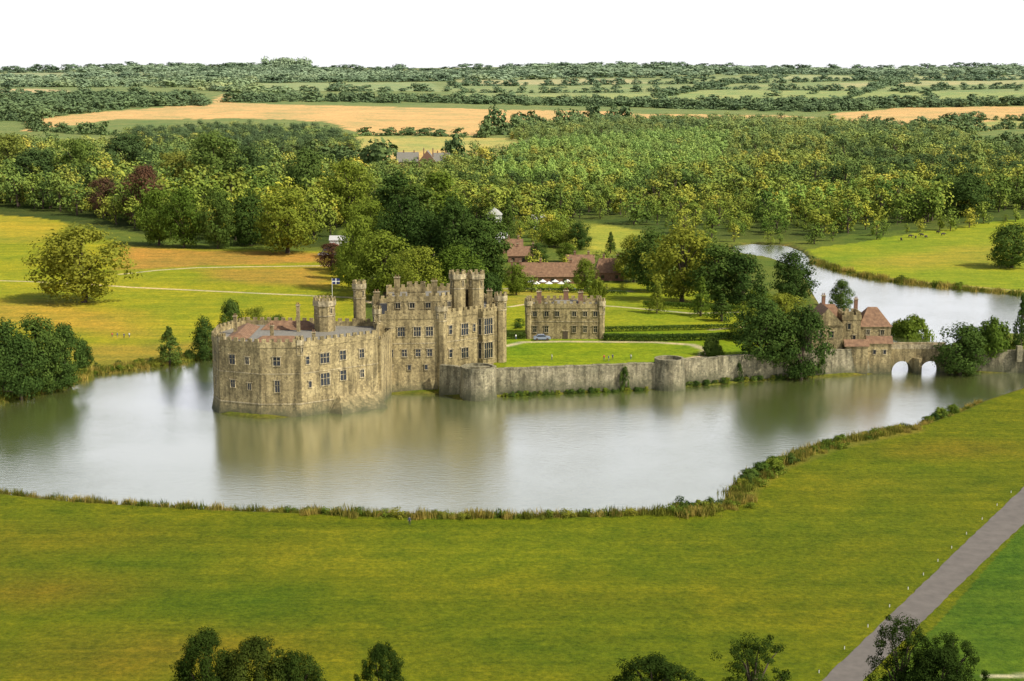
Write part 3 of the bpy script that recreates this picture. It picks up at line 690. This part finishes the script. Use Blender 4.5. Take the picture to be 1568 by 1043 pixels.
scatter('ridge_wood',fill([(350,157),(700,159),(1000,165),(1250,172),(1400,165),(1568,162),(1750,162),(1750,158),(1300,159),(1000,160),(700,154),(350,152)],25),COLH,1.2,2.1,.25)
scatter('downland_wood',fill([(-100,156),(150,150),(322,156),(316,162),(180,168),(40,184),(-100,190)],25),COLH,1.3,2.2,.2)
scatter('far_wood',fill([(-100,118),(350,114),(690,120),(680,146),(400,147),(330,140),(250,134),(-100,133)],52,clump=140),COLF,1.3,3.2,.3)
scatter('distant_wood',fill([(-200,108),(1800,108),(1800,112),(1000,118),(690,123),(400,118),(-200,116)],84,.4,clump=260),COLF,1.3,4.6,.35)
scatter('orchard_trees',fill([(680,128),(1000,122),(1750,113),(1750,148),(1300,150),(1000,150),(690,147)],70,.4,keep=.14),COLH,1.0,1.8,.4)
for nm,l,sp,h,w in(('hedgerow',[(-60,186),(45,184),(60,200),(180,208)],14,1.2,1.4),('hedgerow',[(545,208),(640,207),(738,211)],11,.7,1.3),('hedgerow',[(738,212),(745,206),(790,206)],9,1.9,1.4),('hedgerow',[(780,206),(850,196),(960,186)],11,1.6,1.5),
  ('hedgerow',[(1270,190),(1400,195),(1500,184),(1750,188)],14,.9,1.4),('hedgerow',[(1405,208),(1500,200),(1568,197),(1750,194)],12,1.0,1.4),('hedgerow',[(-60,145),(120,146),(300,150)],18,1.1,1.8),
  ('hedgerow',[(680,132),(900,130),(1200,127),(1568,122),(1750,119)],20,1.2,2.2),('hedgerow',[(700,142),(900,142),(1100,137),(1400,140),(1700,135)],22,1.0,2.0),('hedgerow',[(1000,150),(1120,128),(1200,118)],34,1.2,2.2),('hedgerow',[(1300,150),(1380,126)],34,1.2,2.2),
  ('hedgerow',[(0,134),(330,131)],22,1.3,2.6),('hedgerow',[(0,123),(200,121),(420,127),(690,124)],22,1.3,2.8),('hedgerow',[(300,119),(690,117),(1100,121)],26,1.2,2.8),('hedgerow',[(1000,116),(1300,115),(1750,112)],26,1.3,2.8),('hedgerow',[(400,141),(690,140)],22,1.2,2.4),
  ('hedgerow',[(-60,111.5),(300,111),(700,111.5),(1200,112.5)],30,1.2,3.0),('hedgerow',[(-60,106),(400,106),(800,106),(1250,106),(1750,106)],30,1.5,3.8),('hedgerow',[(480,243),(540,252),(600,254)],9,1.2,1.3),('hedgerow',[(565,262),(600,262)],6,1.7,1.4),('hedgerow',[(690,258),(700,252)],6,1.7,1.3),('hedgerow',[(1380,240),(1568,225),(1700,220)],9,1.2,1.3)):
    scatter(nm,along(l,sp,2.5),COLH,h,w,.35)
x0,y0=P(385,106); x1,_=P(462,106)
scatter('hilltop_copse',along([(x0,5900),(x1,5900)],12,6,True),COLF,3.2,3.4,.12)
scatter('river_bank_trees',along([(1060,372),(1100,374),(1150,369),(1225,374),(1300,368),(1400,357),(1500,347),(1568,337)],13,3),COLW,.85,.9,.35)
scatter('lake_margin_reeds',along([(1245,402),(1290,417),(1340,429),(1420,438),(1500,446),(1568,452)],.9,1.0),COLR,1.1,1.6,.4,0,[0,1,2])
scatter('lake_margin_scrub',along([(1245,402),(1290,417),(1340,429),(1420,438),(1500,446),(1568,452)],11,1.6),COLB,.7,1.1,.6)
scatter('stable_garden_trees',fill([(770,352),(890,348),(900,380),(880,388),(800,372),(775,380)],11),COLW,1.0,.95,.3)
scatter('stable_garden_trees',along([(778,446),(830,448),(900,450),(960,446)],7,1),COLW,.42,.5,.5)
scatter('stable_garden_trees',along([(800,418),(860,420),(905,420),(960,418)],9,2),COLW,.75,.75,.3)
# ---------------------------------------------------------------- single trees
def tree(name,u,vb,vt,w,key,dx=0):
    x,y=P(u,vb); g=hz(x,y); ht=Zat(vt,y)-g; wm=w*mpp(y)
    me=T[key]; o=bpy.data.objects.new(name,me); sc.collection.objects.link(o); o.location=(x,y,g)
    if not me.get('R'):
        a=np.array([v.co[:] for v in me.vertices]); me['R']=float(np.percentile(np.hypot(a[:,0],a[:,1]),98.5)); me['Z']=float(np.percentile(a[:,2],99.7))
    o.scale=(wm/2/me['R'],wm/2/me['R'],ht/me['Z']); o.rotation_euler=(0,0,random.uniform(0,6.28))
    return o
for a in [
 ('oak_tree',127,463,345,165,'oak3'),
 ('oak_tree',243,376,290,72,'oak1'),('oak_tree',282,380,288,70,'oak2'),('oak_tree',334,381,290,66,'oakD0'),('oak_tree',440,388,288,118,'oak0'),('oak_tree',385,376,298,76,'oakD1'),
 ('copper_beech',222,345,253,80,'purple'),('copper_beech',160,332,272,56,'purple'),('oak_tree',60,305,228,95,'oakD2'),('oak_tree',120,303,213,95,'oak1'),('oak_tree',330,300,202,110,'oak2'),('oak_tree',390,300,220,88,'oakD0'),('oak_tree',470,330,228,100,'oakD3'),('oak_tree',535,345,246,90,'oak1'),('oak_tree',200,290,203,90,'oakD2'),('oak_tree',20,290,205,90,'oak2'),('oak_tree',270,300,232,80,'oak0'),
 ('poplar_tree',605,372,262,70,'tallD0'),('poplar_tree',672,375,264,72,'tall1'),('poplar_tree',640,385,283,70,'tallD1'),('oak_tree',548,445,332,74,'oak1'),('oak_tree',590,455,355,112,'oak2'),('oak_tree',565,395,305,90,'oak0'),
 ('oak_tree',700,420,312,96,'oakD2'),('oak_tree',660,435,325,105,'oakD0'),('oak_tree',728,442,335,90,'oakD1'),('poplar_tree',752,440,330,60,'tallD1'),('oak_tree',640,458,378,90,'oak1'),('poplar_tree',700,440,296,60,'tallD0'),('oak_tree',700,455,375,90,'oak3'),('oak_tree',620,400,300,90,'oakD3'),('poplar_tree',545,430,338,40,'tall1'),
 ('cedar_tree',778,368,303,28,'con0'),('copper_beech',508,414,372,50,'purple'),('oak_tree',530,420,372,44,'oak2'),
 ('oak_tree',790,452,405,42,'oak1'),('oak_tree',895,444,396,40,'oak2'),('oak_tree',848,378,338,52,'oak1'),('oak_tree',888,382,340,48,'oakD0'),('cypress_tree',935,388,355,20,'con1'),('oak_tree',915,455,425,30,'bushL'),('oak_tree',750,456,418,50,'bush0'),('oak_tree',825,405,372,38,'oakD0'),('oak_tree',868,402,372,36,'oak1'),
 ('oak_tree',1000,447,350,100,'oakD0'),('oak_tree',1045,462,348,125,'oak3'),('oak_tree',1100,468,374,105,'oakD1'),('oak_tree',1135,472,388,84,'oakD2'),('oak_tree',970,432,360,64,'oak2'),('oak_tree',1070,440,360,90,'oakD3'),
 ('young_conifer',1006,480,430,36,'conL'),('young_conifer',1073,484,424,44,'conL'),('cypress_tree',1105,492,450,40,'con0'),
 ('oak_tree',1216,462,384,84,'oakD0'),('oak_tree',1287,480,428,42,'oakD1'),('oak_tree',1160,472,440,50,'bushL'),('oak_tree',1200,508,450,80,'oak1'),
 ('oak_tree',1165,554,455,100,'oakD1'),('oak_tree',1228,584,468,84,'oakD2'),('holly_bush',1090,545,515,36,'bush1'),('oak_tree',1195,566,478,80,'oakD3'),('oak_tree',1145,520,462,60,'oak1'),
 ('oak_tree',1398,524,483,68,'bushL'),('oak_tree',1376,520,490,44,'bushL'),('holly_bush',1470,578,495,92,'oakD0'),('oak_tree',1520,540,486,66,'bushL'),('poplar_tree',1562,545,450,30,'con0'),('oak_tree',1485,556,500,60,'oakD2'),
 ('oak_tree',1550,410,342,84,'oakD1'),('oak_tree',1480,330,266,104,'oakD3'),
 ('oak_tree',8,606,488,90,'oakD0'),('oak_tree',58,600,484,88,'oakD1'),('oak_tree',100,594,496,76,'oakD2'),('oak_tree',32,614,515,95,'oakD3'),('oak_tree',-30,600,480,100,'oakD2'),('oak_tree',80,604,530,70,'oakD0'),('oak_tree',128,562,520,32,'bush0'),
 ('yew_tree',260,558,500,44,'con1'),('yew_tree',315,554,485,48,'oakD0'),('oak_tree',354,530,458,46,'oakD2'),('oak_tree',392,528,470,48,'oak1'),('oak_tree',425,530,482,44,'oakD1'),('yew_tree',290,550,535,20,'bush1'),
]: tree(*a)
def ntree(name,u,y,vt,w,key):
    x=(u-784)*mpp(y); me=T[key]; g=hz(x,y)-.3; o=bpy.data.objects.new(name,me); sc.collection.objects.link(o); o.location=(x,y,g)
    o.scale=(w/10.4,w/10.4,(Zat(vt,y)-g)/10.1); o.rotation_euler=(0,0,random.uniform(0,6.28))
ntree('oak_tree',322,190,956,14,'near0'); ntree('oak_tree',395,188,970,15,'near1'); ntree('oak_tree',458,188,990,13,'near0')
ntree('ash_tree',586,194,978,9,'near1'); ntree('oak_tree',998,190,998,17,'near0'); ntree('ash_tree',1150,196,966,16,'airy'); ntree('ash_tree',1375,196,934,15,'airy'); ntree('oak_tree',1445,194,960,14,'airy'); ntree('oak_tree',1430,190,985,15,'near1')
# ---------------------------------------------------------------- banks
FW=[P0(u,v) for u,v in FRONT]
inl=lambda pts,o:[(x,y-o) for x,y in pts]
scatter('reeds',along(inl(FW[:16],.9),.55,.5,True),COLR,.75,.9,.4,0,[0,1,2])
scatter('reeds',along(inl(FW[6:16],1.4),.6,.9,True),COLR,.95,1.1,.4)
scatter('reeds',along(inl(FW[15:30],2.2),.28,1.6,True),COLR,.85,1.1,.5,0,[0,1,2,0,1,2,3])
scatter('reeds',along(inl(FW[29:34],.6),.8,.6,True),COLR,.5,.8,.5,0,[0,1,2])
scatter('bank_shrubs',along(inl(FW[21:30],.8),6,1.0,True),COLB,.5,.75,.6,.2)
scatter('bank_shrubs',along([P0(1040,786),P0(1075,779),P0(1098,768)],.9,.8,True),COLB,1.1,1.2,.35)
scatter('bank_shrubs',along([P0(1128,752),P0(1160,734),P0(1200,712)],1.1,.9,True),COLB,1.0,1.2,.4)
scatter('bank_shrubs',along([P0(1230,700),P0(1290,682)],1.6,.9,True),COLB,.6,.9,.5)
scatter('bank_shrubs',along([P0(1420,650),P0(1462,634)],.8,.4,True),COLB,1.0,1.0,.3)
scatter('bank_shrubs',along([P0(445,789),P0(600,795),P0(900,795),P0(1030,788)],4.2,.5,True),COLB,.4,.55,.5)
scatter('reeds',along([P0(u,v) for u,v in[(0,615),(70,600),(112,585),(135,575),(180,569),(245,561),(290,552),(335,547)]],.5,.9,True),COLR,1.0,1.2,.4)
scatter('bank_shrubs',along([P0(140,572),P0(240,558),P0(330,546)],3,.8,True),COLB,.6,.8,.5)
scatter('wall_foot_plants',along([(-3,422.6),(15,426.6),(38,431.2)],.8,.25,True),COLB,.45,.55,.5)
scatter('wall_foot_plants',along([(50,436.8),(64,442.4),(79,447.6),(86,449.5)],.9,.25,True),COLB,.45,.55,.5)
scatter('wall_ivy',np.array([(31,430.2),(31.6,430.4),(66,443.0),(88,450),(90,450.6),(91,451)]),COLB,2.3,.6,.3)
scatter('lawn_shrubs',fill([(780,497),(920,498),(920,503),(780,503)],3,keep=.5),COLB,.8,1.0,.4)
def hedge(name,pts,wd,ht,mat='leafD'):
    w=PW(pts); r=np.random.default_rng(3); q=[]
    for i in range(len(w)-1):
        L=np.hypot(*(w[i+1]-w[i])); n=int(L*wd*ht*28); t=r.random(n); d=(w[i+1]-w[i])/L; nn_=np.array([d[1],-d[0]])
        o=r.uniform(-wd/2,wd/2,n); xy=w[i]+(w[i+1]-w[i])*t[:,None]+nn_*o[:,None]; z=terrain(xy[:,0],xy[:,1])+ht*np.sqrt(r.random(n))
        p_=np.column_stack([xy,z]); k=r.normal(size=(n,3)); k/=np.linalg.norm(k,axis=1)[:,None]; t1=np.cross(k,r.normal(size=(n,3))); t1/=np.linalg.norm(t1,axis=1)[:,None]; t2=np.cross(k,t1)
        q.append(np.stack([p_-t1*.2,p_-t2*.15,p_+t1*.2,p_+t2*.15],1).reshape(-1,3))
    q=np.vstack(q); me=bpy.data.meshes.new(name); me.from_pydata(q.tolist(),[],np.arange(len(q)).reshape(-1,4).tolist()); me.materials.append(M[mat])
    o=bpy.data.objects.new(name,me); sc.collection.objects.link(o)
hedge('clipped_hedge',[(924,521),(1000,522),(1080,521),(1130,518)],3.5,2.0)
hedge('clipped_hedge',[(924,508),(1130,504)],2.0,1.6); hedge('clipped_hedge',[(780,519),(805,519)],2,2.0)
hedge('clipped_hedge',[(985,470),(1140,478)],2.0,2.2,'leaf'); hedge('clipped_hedge',[(780,446),(960,452)],1.6,1.6)
# ---------------------------------------------------------------- car
def car(u,v,col,rot):
    x,y=P(u,v); z=hz(x,y); M['carp']=simple('car_paint',col,.3,.03)
    b=B(); pr=[(-2.1,.35),(-2.15,.8),(-1.9,.95),(-1.55,1.0),(-1.1,1.42),(.5,1.45),(1.1,1.0),(1.95,.85),(2.15,.6),(2.1,.35)]
    vs=[];n=len(pr)
    for yy_ in(-.85,.85):
        for px,pz in pr: vs.append((px,yy_*(.82 if pz>1.2 else 1),pz))
    b.add(vs,[tuple(range(n))[::1],tuple(range(2*n-1,n-1,-1))]+[(i,n+i,n+(i+1)%n,(i+1)%n) for i in range(n)],'carp')
    for sy in(-1,1):
        b.add([(-1.45,sy*.868,1.0),(1.0,sy*.868,1.0),(.45,sy*.73,1.38),(-1.05,sy*.73,1.38)],[(0,1,2,3)],'glass')
        for wx in(-1.3,1.3):
            vs=[];k=16
            for yy_ in(sy*.66,sy*.90):
                for i in range(k): vs.append((wx+.33*math.cos(2*math.pi*i/k),yy_,.33+.33*math.sin(2*math.pi*i/k)))
            b.add(vs,[tuple(range(k)),tuple(range(k,2*k))]+[(i,(i+1)%k,k+(i+1)%k,k+i) for i in range(k)],'timber')
    b.add([(.55,-.62,1.42),(.55,.62,1.42),(1.08,.75,1.03),(1.08,-.75,1.03)],[(0,1,2,3)],'glass')
    o=b.finish('parked_car'); o.location=(x,y,z+.02); o.rotation_euler=(0,0,rot); o.scale=(1.25,1.25,1.25)
car(830,521,(.25,.3,.4),.05)
for i,c_ in enumerate([(.7,.7,.7),(.05,.06,.1),(.4,.05,.04),(.7,.72,.75),(.2,.22,.25),(.6,.6,.6),(.1,.15,.3)]): car(496+i*7,392-(i%3)*7,c_,random.uniform(-.3,.3))
# ---------------------------------------------------------------- people / cattle (skinned)
def skin(name,joints,edges,radii,root):
    me=bpy.data.meshes.new(name); me.from_pydata(joints,edges,[]); o=bpy.data.objects.new(name,me); sc.collection.objects.link(o)
    o.modifiers.new('s','SKIN'); sv=me.skin_vertices[0].data
    for i,r in enumerate(radii): sv[i].radius=(r,r)
    sv[root].use_root=True
    sb=o.modifiers.new('d','SUBSURF'); sb.levels=1; sb.render_levels=1
    dg=bpy.context.evaluated_depsgraph_get(); m2=bpy.data.meshes.new_from_object(o.evaluated_get(dg)); bpy.data.objects.remove(o)
    return m2
PJ=[(0,0,.95),(0,0,1.15),(0,0,1.4),(0,0,1.5),(0,-.02,1.6),(0,-.02,1.72),(.19,0,1.4),(.26,.02,1.12),(.27,-.08,.88),(-.19,0,1.4),(-.27,-.02,1.12),(-.26,-.14,.9),(.1,0,.9),(.12,-.08,.5),(.12,0,.07),(.12,-.14,.04),(-.1,0,.9),(-.11,.06,.5),(-.11,.2,.08),(-.11,.08,.04),(.27,-.1,.80),(-.26,-.18,.82)]
PE=[(0,1),(1,2),(2,3),(3,4),(4,5),(2,6),(6,7),(7,8),(2,9),(9,10),(10,11),(0,12),(12,13),(13,14),(14,15),(0,16),(16,17),(17,18),(18,19),(8,20),(11,21)]
PR=[.15,.14,.16,.06,.10,.09,.07,.05,.04,.07,.05,.04,.1,.07,.05,.04,.1,.07,.05,.04,.035,.035]
M['skin']=simple('skin',(.5,.32,.22),.6,.05); M['hair']=simple('hair',(.05,.035,.02),.8)
clo=[((.05,.06,.12),(.04,.04,.05)),((.7,.7,.68),(.08,.1,.2)),((.45,.06,.05),(.1,.1,.1)),((.1,.2,.35),(.3,.27,.2))]
pm=[]
for i,(t_,l_) in enumerate(clo):
    m2=skin('person_%d'%i,PJ,PE,PR,0); M['top%d'%i]=simple('shirt',t_,.8,.1); M['leg%d'%i]=simple('trousers',l_,.8,.1)
    for k in('top%d'%i,'leg%d'%i,'skin','hair'): m2.materials.append(M[k])
    for p_ in m2.polygons:
        c_=p_.center; p_.material_index=1 if (c_.z<.95 and abs(c_.x)<.22) else (3 if c_.z>1.66 or(c_.z>1.56 and c_.y>.03) else (2 if c_.z>1.49 or (abs(c_.x)>.22 and c_.z<.98) else 0)); p_.use_smooth=True
    pm.append(m2)
def person(u,v,i,rot,xy=None):
    x,y=xy or P(u,v); o=bpy.data.objects.new('person',pm[i%4]); sc.collection.objects.link(o); o.location=(x,y,hz(x,y)); o.rotation_euler=(0,0,rot)
for i,(u,v) in enumerate([(627,804),(845,551),(925,552),(932,553),(938,551),(966,551),(172,517),(180,517),(190,518),(198,517),(868,446),(880,447),(840,447),(560,505),(1168,500),(905,503),(1340,440),(790,520)]):
    person(u,v,i,(i*1.7)%6.28)
CJ=[(0,0,1.0),(.55,0,1.02),(-.6,0,1.05),(.95,0,1.15),(1.3,0,.9),(1.55,0,.62),(.5,.22,.6),(.5,.22,.08),(.5,-.22,.6),(.55,-.22,.08),(-.65,.22,.65),(-.75,.22,.4),(-.68,.22,.08),(-.65,-.22,.65),(-.72,-.22,.4),(-.62,-.22,.08),(-.95,0,1.1),(-1.05,0,.6)]
CE=[(0,1),(0,2),(1,3),(3,4),(4,5),(1,6),(6,7),(1,8),(8,9),(2,10),(10,11),(11,12),(2,13),(13,14),(14,15),(2,16),(16,17)]
CR=[.36,.34,.32,.2,.15,.1,.11,.06,.11,.06,.15,.08,.06,.15,.08,.06,.05,.03]
M['cow']=simple('cattle_hide',(.05,.04,.035),.8,.4,2)
cm=skin('grazing_cow',CJ,CE,CR,0); cm.materials.append(M['cow'])
for i,(u,v) in enumerate([(1394,364),(1402,366),(1411,362),(1418,365),(1436,358),(1444,361),(1380,369)]):
    x,y=P(u,v); o=bpy.data.objects.new('grazing_cow',cm); sc.collection.objects.link(o); o.location=(x,y,hz(x,y)); o.rotation_euler=(0,0,i*1.3); o.scale=(1.2,1.2,1.2)
x,y=P(509,462); g=hz(x,y); b=B(); M['navy']=simple('flag_blue',(.02,.03,.15),.7,.05)
b.prism(ngon(x,y,.09,8),g,g+9,'white')
b.box((x+1.5,y,g+7.8),(2.8,.04,2.2),'navy'); b.box((x+1.5,y,g+7.8),(2.9,.06,.35),'white'); b.box((x+1.5,y,g+7.8),(.35,.07,2.3),'white'); b.finish('flagpole')
for t in np.linspace(.02,.98,16):
    i=int(t*4); f=t*4-i; q0,q1=rl[min(i+1,4)] if i<4 else rl[4],rl[min(i+2,5)]
    x=q0[0]*(1-f)+q1[0]*f-1.6; y=q0[1]*(1-f)+q1[1]*f
    g=hz(x,y); b=B(); b.prism(ngon(x,y,.07,6),g,g+.5,'white'); b.prism(ngon(x,y,.08,6),g+.5,g+.6,'timber',top=ngon(x,y,.03,6)); b.finish('marker_post')
# ---------------------------------------------------------------- light
EL=math.radians(46); AZ=math.radians(118)
sd=Vector((math.sin(AZ)*math.cos(EL),math.cos(AZ)*math.cos(EL),math.sin(EL)))
l=bpy.data.lights.new('sun','SUN'); l.energy=4.9; l.angle=math.radians(.5); l.color=(1,.93,.78)
lo=bpy.data.objects.new('sun',l); sc.collection.objects.link(lo); lo.rotation_euler=sd.to_track_quat('Z','Y').to_euler(); lo.location=(200,0,300)
w=bpy.data.worlds.new('World'); sc.world=w; w.use_nodes=True; nt=w.node_tree; bg=nt.nodes['Background']
sk=N(nt,'ShaderNodeTexSky',sky_type='NISHITA'); sk.sun_disc=False; sk.sun_elevation=EL; sk.sun_rotation=AZ; sk.air_density=1.0; sk.dust_density=4.0; sk.ozone_density=1.0
tc=N(nt,'ShaderNodeTexCoord'); sx=N(nt,'ShaderNodeSeparateXYZ'); nt.links.new(tc.outputs['Generated'],sx.inputs[0])
hf=N(nt,'ShaderNodeMapRange'); hf.inputs[1].default_value=.25; hf.inputs[2].default_value=.55; hf.inputs[3].default_value=.95; hf.inputs[4].default_value=.0
nt.links.new(sx.outputs['Z'],hf.inputs[0])
mx=mix(nt,hf.outputs[0],sk.outputs[0],(11.0,11.0,11.3)); nt.links.new(mx,bg.inputs['Color']); bg.inputs['Strength'].default_value=.10
cam=bpy.data.cameras.new('camera'); co=bpy.data.objects.new('camera',cam); sc.collection.objects.link(co); sc.camera=co
cam.sensor_width=36; cam.lens=36*F/1568; cam.clip_end=20000; cam.clip_start=1
co.location=(0,0,H); co.rotation_euler=(math.pi/2-TH,0,0)
sc.view_settings.view_transform='Standard'; sc.view_settings.look='None'; sc.view_settings.exposure=0
